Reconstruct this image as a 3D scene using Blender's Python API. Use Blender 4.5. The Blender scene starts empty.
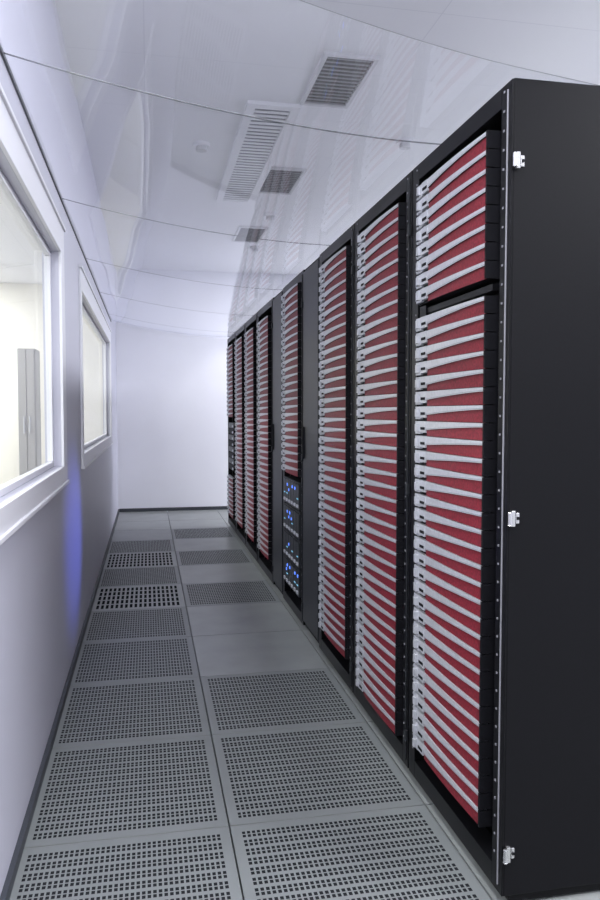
import bpy, math, random, bmesh
from mathutils import Vector
random.seed(4)
scene = bpy.context.scene
scene.view_settings.view_transform = 'Standard'
scene.view_settings.exposure = 0.03

# ------------------------------------------------------------ materials
def mat(name, col, rough=0.5, metal=0.0, emis=None, estr=0.0, noise=0.0, nscale=20, bump=0.0, bscale=60, spec=0.5, ior=1.5):
    m = bpy.data.materials.new(name); m.use_nodes = True
    nt = m.node_tree; b = nt.nodes['Principled BSDF']
    b.inputs['Base Color'].default_value = (*col, 1)
    b.inputs['Roughness'].default_value = rough
    b.inputs['Metallic'].default_value = metal
    b.inputs['Specular IOR Level'].default_value = spec
    b.inputs['IOR'].default_value = ior
    if emis:
        b.inputs['Emission Color'].default_value = (*emis, 1)
        b.inputs['Emission Strength'].default_value = estr
    if noise > 0 or bump > 0:
        tc = nt.nodes.new('ShaderNodeTexCoord')
    if noise > 0:
        n = nt.nodes.new('ShaderNodeTexNoise'); n.inputs['Scale'].default_value = nscale
        n.inputs['Detail'].default_value = 4
        nt.links.new(tc.outputs['Object'], n.inputs['Vector'])
        mr = nt.nodes.new('ShaderNodeMapRange')
        mr.inputs['From Min'].default_value = 0.3; mr.inputs['From Max'].default_value = 0.7
        mr.inputs['To Min'].default_value = 1 - noise; mr.inputs['To Max'].default_value = 1 + noise
        nt.links.new(n.outputs['Fac'], mr.inputs['Value'])
        mx = nt.nodes.new('ShaderNodeVectorMath'); mx.operation = 'SCALE'
        mx.inputs[0].default_value = col
        nt.links.new(mr.outputs['Result'], mx.inputs['Scale'])
        nt.links.new(mx.outputs['Vector'], b.inputs['Base Color'])
    if bump > 0:
        n2 = nt.nodes.new('ShaderNodeTexNoise'); n2.inputs['Scale'].default_value = bscale
        nt.links.new(tc.outputs['Object'], n2.inputs['Vector'])
        bp = nt.nodes.new('ShaderNodeBump'); bp.inputs['Strength'].default_value = bump
        bp.inputs['Distance'].default_value = 0.01
        nt.links.new(n2.outputs['Fac'], bp.inputs['Height'])
        nt.links.new(bp.outputs['Normal'], b.inputs['Normal'])
    return m

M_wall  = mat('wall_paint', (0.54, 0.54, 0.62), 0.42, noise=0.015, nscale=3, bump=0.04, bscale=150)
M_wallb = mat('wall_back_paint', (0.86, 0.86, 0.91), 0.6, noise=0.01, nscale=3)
M_base  = mat('baseboard_dark', (0.04, 0.045, 0.055), 0.5)
M_frame = mat('window_frame_white', (0.76, 0.76, 0.80), 0.35)
M_black = mat('rack_black', (0.005, 0.005, 0.006), 0.35, noise=0.1, nscale=30, spec=0.3, ior=1.3)
M_panel = mat('side_panel_black', (0.0060, 0.0060, 0.0072), 0.5, noise=0.08, nscale=200, spec=0.3, ior=1.25)
M_grey  = mat('cooling_panel_grey', (0.024, 0.026, 0.029), 0.4, noise=0.05, spec=0.4, ior=1.35)
M_silver= mat('bezel_silver', (0.50, 0.51, 0.54), 0.35, metal=0.3, noise=0.08, nscale=90)
M_ear   = mat('bezel_ear', (0.52, 0.53, 0.57), 0.4, metal=0.2)
M_red   = mat('bezel_red', (0.165, 0.015, 0.024), 0.5, noise=0.4, nscale=160, spec=0.4, ior=1.35)
M_dark  = mat('dark_detail', (0.008, 0.008, 0.010), 0.6, spec=0.3, ior=1.25)
M_steel = mat('hinge_steel', (0.62, 0.62, 0.62), 0.25, metal=0.9)
M_led   = mat('blue_led', (0.05, 0.15, 0.9), 0.4, emis=(0.12, 0.27, 1.0), estr=1.2)
M_ledsm = mat('teal_led', (0.1, 0.5, 0.6), 0.4, emis=(0.35, 0.6, 0.9), estr=0.4)
M_vent  = mat('vent_frame', (0.62, 0.62, 0.64), 0.5)
M_ventl = mat('vent_louvre', (0.22, 0.22, 0.24), 0.5)
M_ventd = mat('vent_dark', (0.015, 0.015, 0.017), 0.7)
M_lamp  = mat('lamp_diffuser', (0.9, 0.9, 0.95), 0.5, emis=(0.93, 0.95, 1.0), estr=0.9)
M_white = mat('white_plastic', (0.8, 0.8, 0.82), 0.4)
M_lou   = mat('grille_gap', (0.26, 0.26, 0.29), 0.6)
M_seam  = mat('seam_strip', (0.07, 0.075, 0.085), 0.4)
M_edge  = mat('sheet_edge', (0.36, 0.37, 0.39), 0.6, spec=0.2)
M_annex = mat('annex_paint', (0.90, 0.87, 0.77), 0.7, noise=0.01, nscale=2)
M_annexf= mat('annex_floor', (0.5, 0.5, 0.46), 0.5, noise=0.05)
M_cab   = mat('annex_cabinet', (0.30, 0.29, 0.27), 0.5)

def ceiling_mat():
    m = bpy.data.materials.new('ceiling_panels'); m.use_nodes = True
    nt = m.node_tree; b = nt.nodes['Principled BSDF']
    tc = nt.nodes.new('ShaderNodeTexCoord')
    br = nt.nodes.new('ShaderNodeTexBrick'); br.offset = 0
    br.inputs['Scale'].default_value = 1.0
    br.inputs['Brick Width'].default_value = 1.25; br.inputs['Row Height'].default_value = 0.625
    br.inputs['Mortar Size'].default_value = 0.0025
    br.inputs['Color1'].default_value = (0.84, 0.84, 0.86, 1)
    br.inputs['Color2'].default_value = (0.83, 0.83, 0.85, 1)
    br.inputs['Mortar'].default_value = (0.74, 0.74, 0.77, 1)
    nt.links.new(tc.outputs['Object'], br.inputs['Vector'])
    nt.links.new(br.outputs['Color'], b.inputs['Base Color'])
    b.inputs['Roughness'].default_value = 0.6
    return m
M_ceil = ceiling_mat()

def clear_mat(name, refl=0.6, tint=(0.97, 0.98, 1.0), bump=0.05, bs=1.5, haze=0.06):
    m = bpy.data.materials.new(name); m.use_nodes = True
    nt = m.node_tree; nt.nodes.clear()
    o = nt.nodes.new('ShaderNodeOutputMaterial')
    tr = nt.nodes.new('ShaderNodeBsdfTransparent'); tr.inputs['Color'].default_value = (*tint, 1)
    gl = nt.nodes.new('ShaderNodeBsdfGlossy'); gl.inputs['Roughness'].default_value = 0.02
    gl.inputs['Color'].default_value = (0.95, 0.96, 1, 1)
    ge = nt.nodes.new('ShaderNodeNewGeometry')
    ir = nt.nodes.new('ShaderNodeMapRange')
    ir.inputs['To Min'].default_value = 1.5; ir.inputs['To Max'].default_value = 1/1.5
    nt.links.new(ge.outputs['Backfacing'], ir.inputs['Value'])
    fr = nt.nodes.new('ShaderNodeFresnel'); nt.links.new(ir.outputs['Result'], fr.inputs['IOR'])
    mu = nt.nodes.new('ShaderNodeMath'); mu.operation = 'MULTIPLY'; mu.inputs[1].default_value = refl
    mu.use_clamp = True
    if bump > 0:
        tc = nt.nodes.new('ShaderNodeTexCoord')
        mp = nt.nodes.new('ShaderNodeMapping'); mp.inputs['Scale'].default_value = (2.0, 0.5, 1)
        n = nt.nodes.new('ShaderNodeTexNoise'); n.inputs['Scale'].default_value = bs; n.inputs['Detail'].default_value = 1
        bp = nt.nodes.new('ShaderNodeBump'); bp.inputs['Strength'].default_value = bump; bp.inputs['Distance'].default_value = 0.05
        nt.links.new(tc.outputs['Object'], mp.inputs['Vector']); nt.links.new(mp.outputs['Vector'], n.inputs['Vector'])
        nt.links.new(n.outputs['Fac'], bp.inputs['Height']); nt.links.new(bp.outputs['Normal'], gl.inputs['Normal'])
    nt.links.new(fr.outputs['Fac'], mu.inputs[0])
    mx = nt.nodes.new('ShaderNodeMixShader')
    nt.links.new(mu.outputs[0], mx.inputs['Fac']); nt.links.new(tr.outputs[0], mx.inputs[1]); nt.links.new(gl.outputs[0], mx.inputs[2])
    df = nt.nodes.new('ShaderNodeBsdfDiffuse'); df.inputs['Color'].default_value = (0.85, 0.86, 0.9, 1)
    tl = nt.nodes.new('ShaderNodeBsdfTranslucent'); tl.inputs['Color'].default_value = (0.85, 0.86, 0.9, 1)
    m3 = nt.nodes.new('ShaderNodeMixShader'); nt.links.new(df.outputs[0], m3.inputs[1]); nt.links.new(tl.outputs[0], m3.inputs[2])
    m2 = nt.nodes.new('ShaderNodeMixShader'); m2.inputs['Fac'].default_value = haze
    nt.links.new(mx.outputs[0], m2.inputs[1]); nt.links.new(m3.outputs[0], m2.inputs[2])
    nt.links.new(m2.outputs[0], o.inputs['Surface'])
    return m
M_clear = clear_mat('clear_plastic_sheet', refl=1.0, haze=0.06, bump=0.015)
M_glass = clear_mat('window_glass', refl=0.5, tint=(0.98, 1.0, 0.97), bump=0.0, haze=0.04)

def tile_mat(name, nx, ny, wx, wy, mx_, base, pair=True):
    m = bpy.data.materials.new(name); m.use_nodes = True
    nt = m.node_tree; b = nt.nodes['Principled BSDF']
    uv = nt.nodes.new('ShaderNodeUVMap')
    sp = nt.nodes.new('ShaderNodeSeparateXYZ'); nt.links.new(uv.outputs['UV'], sp.inputs[0])
    def M(op, a, c=None):
        n = nt.nodes.new('ShaderNodeMath'); n.operation = op
        for i, v in enumerate((a, c)):
            if v is None: continue
            if isinstance(v, (int, float)): n.inputs[i].default_value = v
            else: nt.links.new(v, n.inputs[i])
        return n.outputs[0]
    U_, V = sp.outputs['X'], sp.outputs['Y']
    def cell(c, mar, cnt):
        k = M('MULTIPLY', M('SUBTRACT', c, mar), cnt / (1 - 2 * mar))
        return M('FRACT', k)
    def band(f, w):
        return M('LESS_THAN', M('ABSOLUTE', M('SUBTRACT', f, 0.5)), w / 2)
    inU = M('LESS_THAN', M('ABSOLUTE', M('SUBTRACT', U_, 0.5)), 0.5 - mx_)
    inV = M('LESS_THAN', M('ABSOLUTE', M('SUBTRACT', V, 0.5)), 0.5 - mx_)
    cu = band(cell(U_, mx_, nx), wx)
    fv = cell(V, mx_, ny)
    cv = band(fv, wy)
    if pair:
        cv = M('MULTIPLY', cv, M('GREATER_THAN', M('ABSOLUTE', M('SUBTRACT', fv, 0.5)), 0.05))
    mask = M('MULTIPLY', M('MULTIPLY', inU, inV), M('MULTIPLY', cu, cv))
    tc = nt.nodes.new('ShaderNodeTexCoord')
    no = nt.nodes.new('ShaderNodeTexNoise'); no.inputs['Scale'].default_value = 6; no.inputs['Detail'].default_value = 5
    nt.links.new(tc.outputs['Object'], no.inputs['Vector'])
    cr = nt.nodes.new('ShaderNodeMixRGB')
    cr.inputs['Color1'].default_value = (*[c * 0.88 for c in base], 1)
    cr.inputs['Color2'].default_value = (*[c * 1.12 for c in base], 1)
    nt.links.new(no.outputs['Fac'], cr.inputs['Fac'])
    mix = nt.nodes.new('ShaderNodeMixRGB'); mix.inputs['Color2'].default_value = (0.020, 0.021, 0.024, 1)
    nt.links.new(mask, mix.inputs['Fac']); nt.links.new(cr.outputs[0], mix.inputs['Color1'])
    nt.links.new(mix.outputs[0], b.inputs['Base Color'])
    b.inputs['Roughness'].default_value = 0.42
    sm = M('MULTIPLY', M('SUBTRACT', 1.0, mask), 0.5)
    nt.links.new(sm, b.inputs['Specular IOR Level'])
    return m
BASE = (0.185, 0.198, 0.198)
M_perf  = tile_mat('perforated_tile', 38, 13, 0.64, 0.68, 0.045, BASE)
M_slot  = tile_mat('slotted_tile', 18, 5, 0.55, 0.78, 0.05, (0.29, 0.305, 0.308), pair=False)
M_solid = mat('solid_tile', (0.225, 0.237, 0.232), 0.36, noise=0.10, nscale=5)
M_joint = mat('tile_joint', (0.05, 0.055, 0.055), 0.7)

# ------------------------------------------------------------ builder
class MB:
    def __init__(s): s.v=[]; s.f=[]; s.m=[]; s.uv={}
    def quad(s, pts, m, uv=None):
        i=len(s.v); s.v += [tuple(p) for p in pts]; s.f.append(tuple(range(i,i+len(pts)))); s.m.append(m)
        if uv: s.uv[len(s.f)-1]=uv
    def box(s, x0,x1,y0,y1,z0,z1,m):
        i=len(s.v)
        s.v += [(x0,y0,z0),(x1,y0,z0),(x1,y1,z0),(x0,y1,z0),(x0,y0,z1),(x1,y0,z1),(x1,y1,z1),(x0,y1,z1)]
        for q in ((0,3,2,1),(4,5,6,7),(0,1,5,4),(1,2,6,5),(2,3,7,6),(3,0,4,7)):
            s.f.append(tuple(i+k for k in q)); s.m.append(m)
    def cyl(s, c, r, h, axis, m, n=14):
        i=len(s.v)
        for k in range(2):
            for j in range(n):
                a=2*math.pi*j/n; p=[0,0,0]
                ax={'x':0,'y':1,'z':2}[axis]; o=[q for q in range(3) if q!=ax]
                p[ax]=c[ax]+(k*h); p[o[0]]=c[o[0]]+r*math.cos(a); p[o[1]]=c[o[1]]+r*math.sin(a)
                s.v.append(tuple(p))
        for j in range(n):
            s.f.append((i+j,i+(j+1)%n,i+n+(j+1)%n,i+n+j)); s.m.append(m)
        s.f.append(tuple(i+j for j in range(n))); s.m.append(m)
        s.f.append(tuple(i+n+j for j in range(n))); s.m.append(m)
    def build(s, name, origin=(0,0,0), parent=None, bevel=0, smooth=False):
        ms=[]
        for m in s.m:
            if m not in ms: ms.append(m)
        me=bpy.data.meshes.new(name)
        me.from_pydata([tuple(a-b for a,b in zip(v,origin)) for v in s.v],[],s.f)
        for m in ms: me.materials.append(m)
        for p,m in zip(me.polygons,s.m): p.material_index=ms.index(m); p.use_smooth=smooth
        if s.uv:
            ul=me.uv_layers.new(name='UVMap')
            for fi,uv in s.uv.items():
                for li,c in zip(me.polygons[fi].loop_indices,uv): ul.data[li].uv=c
        me.update()
        ob=bpy.data.objects.new(name,me); scene.collection.objects.link(ob)
        if parent: ob.parent=parent
        else: ob.location=origin
        if bevel:
            bv=ob.modifiers.new('bevel','BEVEL'); bv.width=bevel; bv.segments=2; bv.limit_method='ANGLE'
        return ob
def empty(name, loc):
    e=bpy.data.objects.new(name,None); e.location=loc; e.empty_display_size=0.2
    scene.collection.objects.link(e); return e

# ------------------------------------------------------------ room
XL=-0.36; XR=4.2; YB=9.27; YF=-3.0; ZC=2.9; TH=0.065
AX=-5.0; AYB=10.6
openings=[(0.0,3.32,0.97,1.87),(4.35,7.55,0.97,1.87)]
oy=openings[0][1]
w=MB()
x0,x1=XL-TH,XL
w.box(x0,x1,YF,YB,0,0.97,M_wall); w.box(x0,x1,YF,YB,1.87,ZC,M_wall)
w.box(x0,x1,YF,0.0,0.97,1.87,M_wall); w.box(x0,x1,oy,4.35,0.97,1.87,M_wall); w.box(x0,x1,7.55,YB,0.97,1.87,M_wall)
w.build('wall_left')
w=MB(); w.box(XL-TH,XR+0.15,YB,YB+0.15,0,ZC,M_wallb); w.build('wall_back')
w=MB(); w.box(XR,XR+0.15,YF,YB,0,ZC,M_wall); w.build('wall_right')
w=MB(); w.box(AX,XR+0.15,YF,AYB,ZC,ZC+0.1,M_ceil); w.build('ceiling')
w=MB(); w.box(XL,XL+0.014,YF,YB,0,0.035,M_base); w.build('baseboard_left')
w=MB(); w.box(XL+0.014,XR,YB-0.014,YB,0,0.04,M_base); w.build('baseboard_back')

fl=MB()
fl.quad([(XL,YF,-0.02),(XR,YF,-0.02),(XR,YB,-0.02),(XL,YB,-0.02)],M_joint)
fl.quad([(XL,YF,-0.06),(XR,YF,-0.06),(XR,YB,-0.06),(XL,YB,-0.06)],M_joint)
P=0.63; g=0.0025
cols=[(-0.36,0.22),(0.22,0.82)]+[(0.82+0.6*i,0.82+0.6*(i+1)) for i in range(5)]+[(3.82,4.2)]
for k in range(-9,12):
    ya=2.13+P*k; yb=ya+P
    ya=max(ya,YF); yb=min(yb,YB)
    if yb-ya<0.02: continue
    for ci,(xa,xb) in enumerate(cols):
        m=M_solid
        if ci==0 and k<8: m = M_slot if k in (4,6) else M_perf
        if ci==1 and (k<2 or k in (4,6,8)): m=M_perf
        a,b,c,d=xa+g,xb-g,ya+g,yb-g
        fl.quad([(a,c,0),(b,c,0),(b,d,0),(a,d,0)],m,[(0,0),(1,0),(1,1),(0,1)])
        for q in ([(a,c,0),(a,c,-.02),(b,c,-.02),(b,c,0)],[(a,d,0),(a,d,-.02),(b,d,-.02),(b,d,0)],
                  [(a,c,0),(a,c,-.02),(a,d,-.02),(a,d,0)],[(b,c,0),(b,c,-.02),(b,d,-.02),(b,d,0)]):
            fl.quad(q,M_solid)
fl.build('floor')

def window(name, ya,yb,za,zb):
    e=empty(name,(XL,(ya+yb)/2,za)); o=tuple(e.location)
    t=MB()
    f=0.075
    X0,X1=XL,XL+0.012
    t.box(X0,X1,ya-f,yb+f*1.6,zb,zb+0.11,M_frame); t.box(X0,X1,ya-f,yb+f*1.6,za-f*.9,za,M_frame)
    t.box(X0,X1,ya-f,ya,za,zb,M_frame); t.box(X0,X1,yb,yb+f*1.6,za,zb,M_frame)
    t.box(X0,X1+0.008,ya-f-.012,yb+f*1.6+.012,za-f*.9-.014,za-f*.9,M_frame)
    t.box(X0,X1+0.008,ya-f-.012,yb+f*1.6+.012,zb+.11,zb+.124,M_frame)
    t.build('casing',o,e,bevel=0.002)
    s=MB(); i=0.022; XA,XB=XL-0.055,XL-0.030
    s.box(XA,XB,ya,yb,za,za+i,M_frame); s.box(XA,XB,ya,yb,zb-i,zb,M_frame)
    s.box(XA,XB,ya,ya+i,za+i,zb-i,M_frame); s.box(XA,XB,yb-i,yb,za+i,zb-i,M_frame)
    s.build('sash',o,e,bevel=0.003)
    gq=MB(); gx=XL-0.042
    gq.quad([(gx,ya+i,za+i),(gx,yb-i,za+i),(gx,yb-i,zb-i),(gx,ya+i,zb-i)],M_glass); gq.build('pane',o,e)
window('window_1',*openings[0]); window('window_2',*openings[1])

w=MB(); w.box(AX,XL-TH,YF,AYB,-0.1,0.0,M_annexf); w.build('floor_annex')
w=MB(); w.box(AX,XL-TH,AYB,AYB+0.1,0,ZC,M_annex); w.build('wall_annex_back')
w=MB(); w.box(AX-0.1,AX,YF,AYB,0,ZC,M_annex); w.build('wall_annex_left')
def cabinet(x,y,wd,dp,h):
    e=empty('storage_cabinet',(x,y,0)); o=(x,y,0); c=MB()
    c.box(x-wd/2,x+wd/2,y-dp/2,y+dp/2,0.06,h,M_cab); c.box(x-wd/2+.03,x+wd/2-.03,y-dp/2+.03,y+dp/2,0,0.06,M_dark)
    c.build('body',o,e,bevel=0.006)
    d=MB()
    d.box(x-wd/2+.01,x-.004,y-dp/2-.02,y-dp/2,0.08,h-.02,M_cab); d.box(x+.004,x+wd/2-.01,y-dp/2-.02,y-dp/2,0.08,h-.02,M_cab)
    d.box(x-.04,x-.025,y-dp/2-.045,y-dp/2-.02,.95,1.15,M_steel); d.box(x+.025,x+.04,y-dp/2-.045,y-dp/2-.02,.95,1.15,M_steel)
    d.build('doors',o,e,bevel=0.003)
cabinet(-1.40,9.6,0.20,0.4,1.95)
c=MB(); c.box(-2.05,-1.80,9.2,9.45,0,ZC,M_white); c.build('support_column')

# ------------------------------------------------------------ racks
U=0.0445; XF=0.83; H=1.965; XBK=1.90; WS=0.478
def servers(mb, yc, z0, n, xf=0.812):
    yl=yc+WS/2; yr=yc-WS/2
    N=8
    for i in range(n):
        z=z0+i*U; zt=z+U-0.0012
        def Y(t): return yl+(yr-yl)*t
        def bx(t): return xf-0.007*(1-(2*t-1)**2)
        te=0.09
        mb.box(xf-0.004,xf+0.03,Y(te),yl,z+0.005,zt,M_ear)
        mb.box(xf-0.014,xf-0.004,Y(0.075),Y(0.045),z+0.012,zt-0.008,M_silver)
        mb.box(xf-0.006,xf-0.004,Y(0.035),Y(0.012),z+0.012,z+0.028,M_dark)
        ts=0.19
        mb.box(xf-0.006,xf+0.03,Y(ts),Y(te),z+0.010,zt,M_silver)
        mb.box(xf-0.0075,xf-0.006,Y(0.18),Y(0.11),z+0.018,z+0.026,M_dark)
        mb.box(xf+0.004,xf+0.03,Y(ts),yl,z,z+0.008,M_dark)
        pr=None
        for k in range(N+1):
            s=k/N; t=ts+(1-ts)*s
            th=0.0100+0.0155*(1-s)**1.35
            cur=(Y(t),bx(t),zt,zt-th)
            if pr:
                (ya,xa,ta,ba),(yb_,xb,tb,bb)=pr,cur
                # bar with a fine dark groove below its top edge
                gv=0.0022
                mb.quad([(xa,ya,ta),(xb,yb_,tb),(xb,yb_,bb),(xa,ya,ba)],M_silver)
                mb.quad([(xa-.0006,ya,ba+gv),(xb-.0006,yb_,bb+gv),(xb-.0006,yb_,bb+gv+.001),(xa-.0006,ya,ba+gv+.001)],M_ventl)
                mb.quad([(xa,ya,ta),(xa+.045,ya,ta),(xb+.045,yb_,tb),(xb,yb_,tb)],M_silver)
                mb.quad([(xa,ya,ba),(xb,yb_,bb),(xf+.018,yb_,bb),(xf+.018,ya,ba)],M_dark)
                rx=0.004
                mb.quad([(xa+rx,ya,ba),(xb+rx,yb_,bb),(xb+rx-.001,yb_,z+.0005),(xa+rx-.001,ya,z+.0005)],M_red)
                mb.quad([(xa+rx-.001,ya,z+.0005),(xb+rx-.001,yb_,z+.0005),(xf+.03,yb_,z+.0005),(xf+.03,ya,z+.0005)],M_dark)
            pr=cur
        mb.box(xf-0.002,xf+0.03,yr-0.002,yr+0.006,z+0.0012,zt,M_dark)
    mb.box(xf+0.02,xf+0.72,yr,yl,z0,z0+n*U,M_dark)

def gearA(mb, yc, z0, z1, xf=0.82):
    yl=yc+WS/2; yr=yc-WS/2; nch=4; hh=(z1-z0)/nch
    for c in range(nch):
        a=z0+c*hh; b=a+hh-0.004
        mb.box(xf+.01,xf+.7,yr,yl,a,b,M_dark)
        mb.box(xf-.001,xf+.01,yr,yl,b-.006,b,M_grey)
        nb=6; bw=WS/nb
        for j in range(nb):
            y=yr+j*bw
            mb.box(xf-.004,xf+.01,y+.004,y+bw-.004,a+.006,b-.010,M_grey)
            mb.box(xf-.010,xf-.004,y+.012,y+bw-.03,a+.02,a+.036,M_ear)
            if random.random()<0.4: mb.box(xf-.007,xf-.004,y+.018,y+.036,b-.045,b-.030,M_led)
            if random.random()<0.5: mb.box(xf-.007,xf-.004,y+.016,y+.050,a+.065,a+.071,M_ledsm)
            if random.random()<0.25: mb.box(xf-.007,xf-.004,y+.05,y+.064,a+.085,a+.100,M_led)

def rack(ya,yb,groups,gear=None,end=False,extra=None,ycs=None):
    yc=(ya+yb)/2; o=(XF,yc,0); e=empty('server_rack',o)
    if ycs is None: ycs=yc
    a,b=ya+0.003,yb-0.003
    f=MB()
    f.box(XF,XBK,a,a+0.02,0.03,H,M_panel); f.box(XF,XBK,b-0.02,b,0.03,H,M_panel)
    f.box(XF,XBK,a+.02,b-.02,H-0.03,H,M_panel); f.box(XF,XBK,a+.02,b-.02,0.03,0.06,M_panel)
    f.box(XBK-.02,XBK,a+.02,b-.02,0.06,H-.03,M_panel)
    f.build('carcass',o,e,bevel=0.003)
    p=MB()
    a2,b2=a+.0015,b-.0015
    p.box(XF-.004,XF+.05,a2,a+0.055,0.03,H-.002,M_black); p.box(XF-.004,XF+.05,b-0.055,b2,0.03,H-.002,M_black)
    p.box(XF-.004,XF+.05,a+.055,b-.055,H-.05,H-.002,M_black); p.box(XF-.004,XF+.05,a+.055,b-.055,0.03,0.085,M_black)
    for yy in (ycs-WS/2-.018,ycs+WS/2+.001):
        p.box(XF+.03,XF+.06,yy,yy+.017,.085,H-.05,M_black)
    p.box(XF-.008,XF-.004,a+.018,a+.021,0.05,H-.02,M_ventl if end else M_grey)
    for yy in (a+.06,b-.06): p.box(XF+.1,XF+.14,yy-.02,yy+.02,.085,H-.05,M_black)
    p.build('posts',o,e,bevel=0.001)
    r=MB()
    for yy in (a+.04,b-.04):
        for k in range(42):
            r.box(XF-.006,XF-.004,yy-.0025,yy+.0025,.12+k*U,.125+k*U,M_ventl)
    r.build('rail_holes',o,e)
    ft=MB()
    for yy in (a+.06,b-.06):
        for xx in (XF+.06,XBK-.06):
            ft.cyl((xx,yy,0),.025,.03,'z',M_dark)
    ft.box(XF+.02,XBK-.02,a+.01,b-.01,0.008,0.03,M_black)
    ft.build('feet',o,e)
    s=MB()
    for z0,n in groups: servers(s,ycs,z0,n)
    if gear: gearA(s,ycs,*gear)
    if extra: extra(s,ycs)
    s.build('server_stack',o,e)
    h=MB()
    for z in (0.138,0.95,1.777):
        y=a
        if end:
            h.box(XF+.004,XF+.013,y-.010,y,z-.019,z+.019,M_steel)
            h.cyl((XF-.001,y-.010,z-.016),.005,.032,'z',M_steel)
            h.box(XF+.017,XF+.026,y-.004,y,z-.013,z+.013,M_steel)
            h.cyl((XF+.0215,y-.006,z),.0025,.004,'y',M_dark)
        else:
            h.box(XF-.014,XF-.004,y+.004,y+.016,z-.018,z+.018,M_grey)
    h.build('hinges',o,e,bevel=0.0015)
    return e

def gap_bar(s,yc):
    s.box(.86,1.4,yc-WS/2,yc+WS/2,1.486,1.524,M_dark)
    s.box(.825,.86,yc-WS/2-.01,yc+WS/2,1.496,1.512,M_black)
    s.box(.82,.86,yc+WS/2-.05,yc+WS/2,1.49,1.52,M_black)
rack(1.63,2.30,[(0.150,30),(1.525,8)],end=True,extra=gap_bar,ycs=1.97)
rack(2.30,2.98,[(0.105,40)],ycs=2.625)
rack(2.98,3.62,[(0.152,39)],ycs=3.29)
rack(4.00,4.64,[(0.84,24)],gear=(0.16,0.81))
rack(5.00,5.74,[(0.17,38)])
rack(5.74,6.47,[(0.17,38)])
rack(6.47,7.20,[(0.17,38)])
def misc(s,yc):
    yl,yr=yc+WS/2,yc-WS/2
    for i in range(8):
        z=0.62+i*.06
        s.box(.82,1.4,yr,yl,z,z+.052,M_grey if i%2 else M_dark)
        s.box(.815,.82,yr+.05,yr+.12,z+.01,z+.03,M_ear)
rack(7.20,7.95,[(1.15,16),(0.15,9)],extra=misc)

def cooler(ya,yb):
    yc=(ya+yb)/2; o=(XF,yc,0); e=empty('rack_cooling_unit',o); a,b=ya+.003,yb-.003
    c=MB(); c.box(XF+.005,XBK,a,b,.03,H,M_panel); c.box(XF+.03,XBK-.03,a+.01,b-.01,0,.03,M_dark); c.build('body',o,e,bevel=.003)
    d=MB(); d.box(XF-.008,XF+.004,a+.008,b-.008,.06,H-.02,M_grey); d.build('door',o,e,bevel=.003)
    h=MB(); h.box(XF-.02,XF-.009,b-.045,b-.03,.95,1.12,M_dark); h.build('handle',o,e)
cooler(3.62,4.00); cooler(4.64,5.00)

# ------------------------------------------------------------ canopy
e=empty('aisle_containment_canopy',(0.2,5.4,1.98)); o=(0.2,5.4,1.98)
def zc(x,y=0):
    r=0.0 if y<7.95 else 0.17*(y-7.95)/1.3
    if x>=0.83: return 1.972+r
    q=(0.83-x)/1.19; return 1.972+0.15*q**1.8+r
def ynear(x): return 1.43+0.21*x
seams=[None,2.10,3.45,4.75,6.05,7.35,8.55,9.26]
xs=[XL+0.002+(1.20-XL)*i/24 for i in range(25)]
sh=MB(); sm=MB()
for si in range(len(seams)-1):
    NY=6
    for j in range(NY):
        for i in range(24):
            pts=[]
            for (ii,jj) in ((i,j),(i+1,j),(i+1,j+1),(i,j+1)):
                x=xs[ii]; y0=seams[si] if seams[si] else ynear(x); y1=seams[si+1]
                s_=jj/NY; y=y0+(y1-y0)*s_
                sag=0.006*math.sin(math.pi*s_)*max(0,1-max(0,x-.3)/.53) if x<.83 else 0
                pts.append((x,y,zc(x,y)+sag))
            sh.quad(pts,M_clear)
ob=sh.build('sheets',o,e,smooth=True)
bm=bmesh.new(); bm.from_mesh(ob.data); bmesh.ops.remove_doubles(bm,verts=bm.verts,dist=0.0005); bm.to_mesh(ob.data); bm.free()
for si,sy in enumerate(seams[:-1]):
    for i in range(24):
        xa,xb=xs[i],xs[i+1]
        ya=sy if sy else ynear(xa); yb=sy if sy else ynear(xb)
        wd=0.003 if sy else 0.0012
        mm=M_seam if sy else M_edge
        z1,z2=zc(xa,ya)+.001,zc(xb,yb)+.001
        sm.quad([(xa,ya-wd,z1),(xb,yb-wd,z2),(xb,yb+wd,z2),(xa,ya+wd,z1)],mm)
        if sy: sm.quad([(xa,ya-wd,z1),(xb,yb-wd,z2),(xb,yb-wd,z2+.002),(xa,ya-wd,z1+.002)],mm)
sm.box(XL,XL+.006,1.36,7.95,zc(XL)-.008,zc(XL)+.004,M_seam)
sm.build('seams',o,e)

# ------------------------------------------------------------ ceiling fittings
def vent(x,y,wx=0.27,wy=0.6):
    o=(x,y,ZC); e=empty('ceiling_air_vent',o); f=MB(); z0,z1=ZC-.015,ZC
    f.box(x-wx/2,x+wx/2,y-wy/2,y-wy/2+.02,z0,z1,M_vent); f.box(x-wx/2,x+wx/2,y+wy/2-.02,y+wy/2,z0,z1,M_vent)
    f.box(x-wx/2,x-wx/2+.02,y-wy/2+.02,y+wy/2-.02,z0,z1,M_vent); f.box(x+wx/2-.02,x+wx/2,y-wy/2+.02,y+wy/2-.02,z0,z1,M_vent)
    f.box(x-wx/2+.02,x+wx/2-.02,y-wy/2+.02,y+wy/2-.02,z1-.003,z1,M_ventd); f.build('frame',o,e)
    l=MB(); n=14
    for i in range(n):
        yy=y-wy/2+.04+i*(wy-.08)/(n-1)
        l.box(x-wx/2+.02,x+wx/2-.02,yy-.005,yy+.005,z0+.002,z0+.006,M_ventl)
    l.build('louvres',o,e)
for yy in (3.85,5.55,7.25): vent(0.97,yy)
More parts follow.
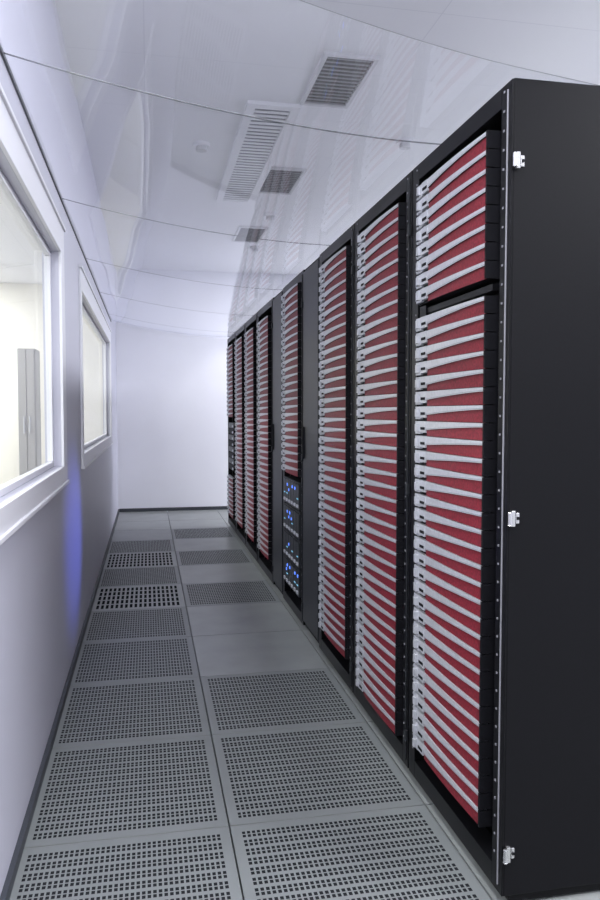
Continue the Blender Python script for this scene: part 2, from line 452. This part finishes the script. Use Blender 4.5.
def louvre(x,y,wx,wy):
    o=(x,y,ZC); e=empty('louvred_ceiling_grille',o); f=MB(); z0,z1=ZC-.02,ZC
    f.box(x-wx/2,x+wx/2,y-wy/2,y-wy/2+.03,z0,z1,M_white); f.box(x-wx/2,x+wx/2,y+wy/2-.03,y+wy/2,z0,z1,M_white)
    f.box(x-wx/2,x-wx/2+.05,y-wy/2+.03,y+wy/2-.03,z0,z1,M_white); f.box(x+wx/2-.05,x+wx/2,y-wy/2+.03,y+wy/2-.03,z0,z1,M_white)
    f.box(x-wx/2+.05,x+wx/2-.05,y-wy/2+.03,y+wy/2-.03,z1-.003,z1,M_lou); f.build('frame',o,e)
    l=MB(); n=34
    for i in range(n):
        yy=y-wy/2+.05+i*(wy-.1)/(n-1)
        l.box(x-wx/2+.05,x+wx/2-.05,yy-.013,yy+.013,z0+.002,z0+.006,M_white)
    l.build('louvres',o,e)
louvre(0.70,5.15,0.30,1.95)
def tube(x,y,ln,wd=0.10,power=30,name='unseen_ceiling_light'):
    o=(x,y,ZC); e=empty(name,o); f=MB()
    f.box(x-wd/2-.02,x+wd/2+.02,y-ln/2-.02,y+ln/2+.02,ZC-.012,ZC,M_white); f.build('housing',o,e,bevel=.003)
    d=MB(); d.box(x-wd/2,x+wd/2,y-ln/2,y+ln/2,ZC-.018,ZC-.012,M_lamp); d.build('diffuser',o,e)
    L=bpy.data.lights.new('lamp_light','AREA'); L.shape='RECTANGLE'; L.size=wd; L.size_y=ln; L.energy=power; L.color=(0.94,0.95,1.0)
    lo=bpy.data.objects.new('lamp_light',L); lo.location=(0,0,-0.022); lo.parent=e; scene.collection.objects.link(lo)
tube(0.1,0.4,2.0,0.5,power=76)  # added lamp above the view, lights the near aisle
tube(1.0,-1.5,2.0,0.5,power=60)  # added fill lamp behind the camera
for yy in (0.4,3.2,6.0): tube(2.7,yy,1.8,0.6,power=150)  # lamps added out of sight beyond the racks to brighten the room
tube(3.1,7.9,1.2,1.0,power=140)  # added lamp, hidden by the racks, brightens the back wall
for yy in (1.5,5.0,8.8): tube(-2.4,yy,1.8,0.4,power=105)
def detector(x,y):
    o=(x,y,ZC); e=empty('smoke_detector',o); d=MB(); d.cyl((x,y,ZC-.02),.055,.02,'z',M_white,20); d.cyl((x,y,ZC-.045),.035,.025,'z',M_vent,20); d.build('body',o,e)
for p in ((0.35,4.9),(1.6,4.6),(1.05,6.5),(1.1,7.8)): detector(*p)

L=bpy.data.lights.new('led_glow','SPOT'); L.energy=40; L.color=(0.12,0.16,1.0); L.spot_size=math.radians(50); L.spot_blend=1.0; L.shadow_soft_size=0.01
lo=bpy.data.objects.new('blue_led_light',L); lo.location=(0.80,4.2,0.6); scene.collection.objects.link(lo)
lo.rotation_euler=(Vector((XL,3.85,0.58))-lo.location).to_track_quat('-Z','Y').to_euler()

wd=bpy.data.worlds.new('world'); scene.world=wd; wd.use_nodes=True
wd.node_tree.nodes['Background'].inputs['Color'].default_value=(0.86,0.89,1.0,1)
wd.node_tree.nodes['Background'].inputs['Strength'].default_value=1.1

cam=bpy.data.cameras.new('camera'); co=bpy.data.objects.new('camera',cam); scene.collection.objects.link(co)
cam.sensor_fit='VERTICAL'; cam.sensor_height=36; cam.lens=36*754/900
cam.clip_start=0.02
co.location=(0,0,1.2)
co.rotation_euler=(math.radians(90-2.88),0,math.radians(-11.4))
scene.camera=co
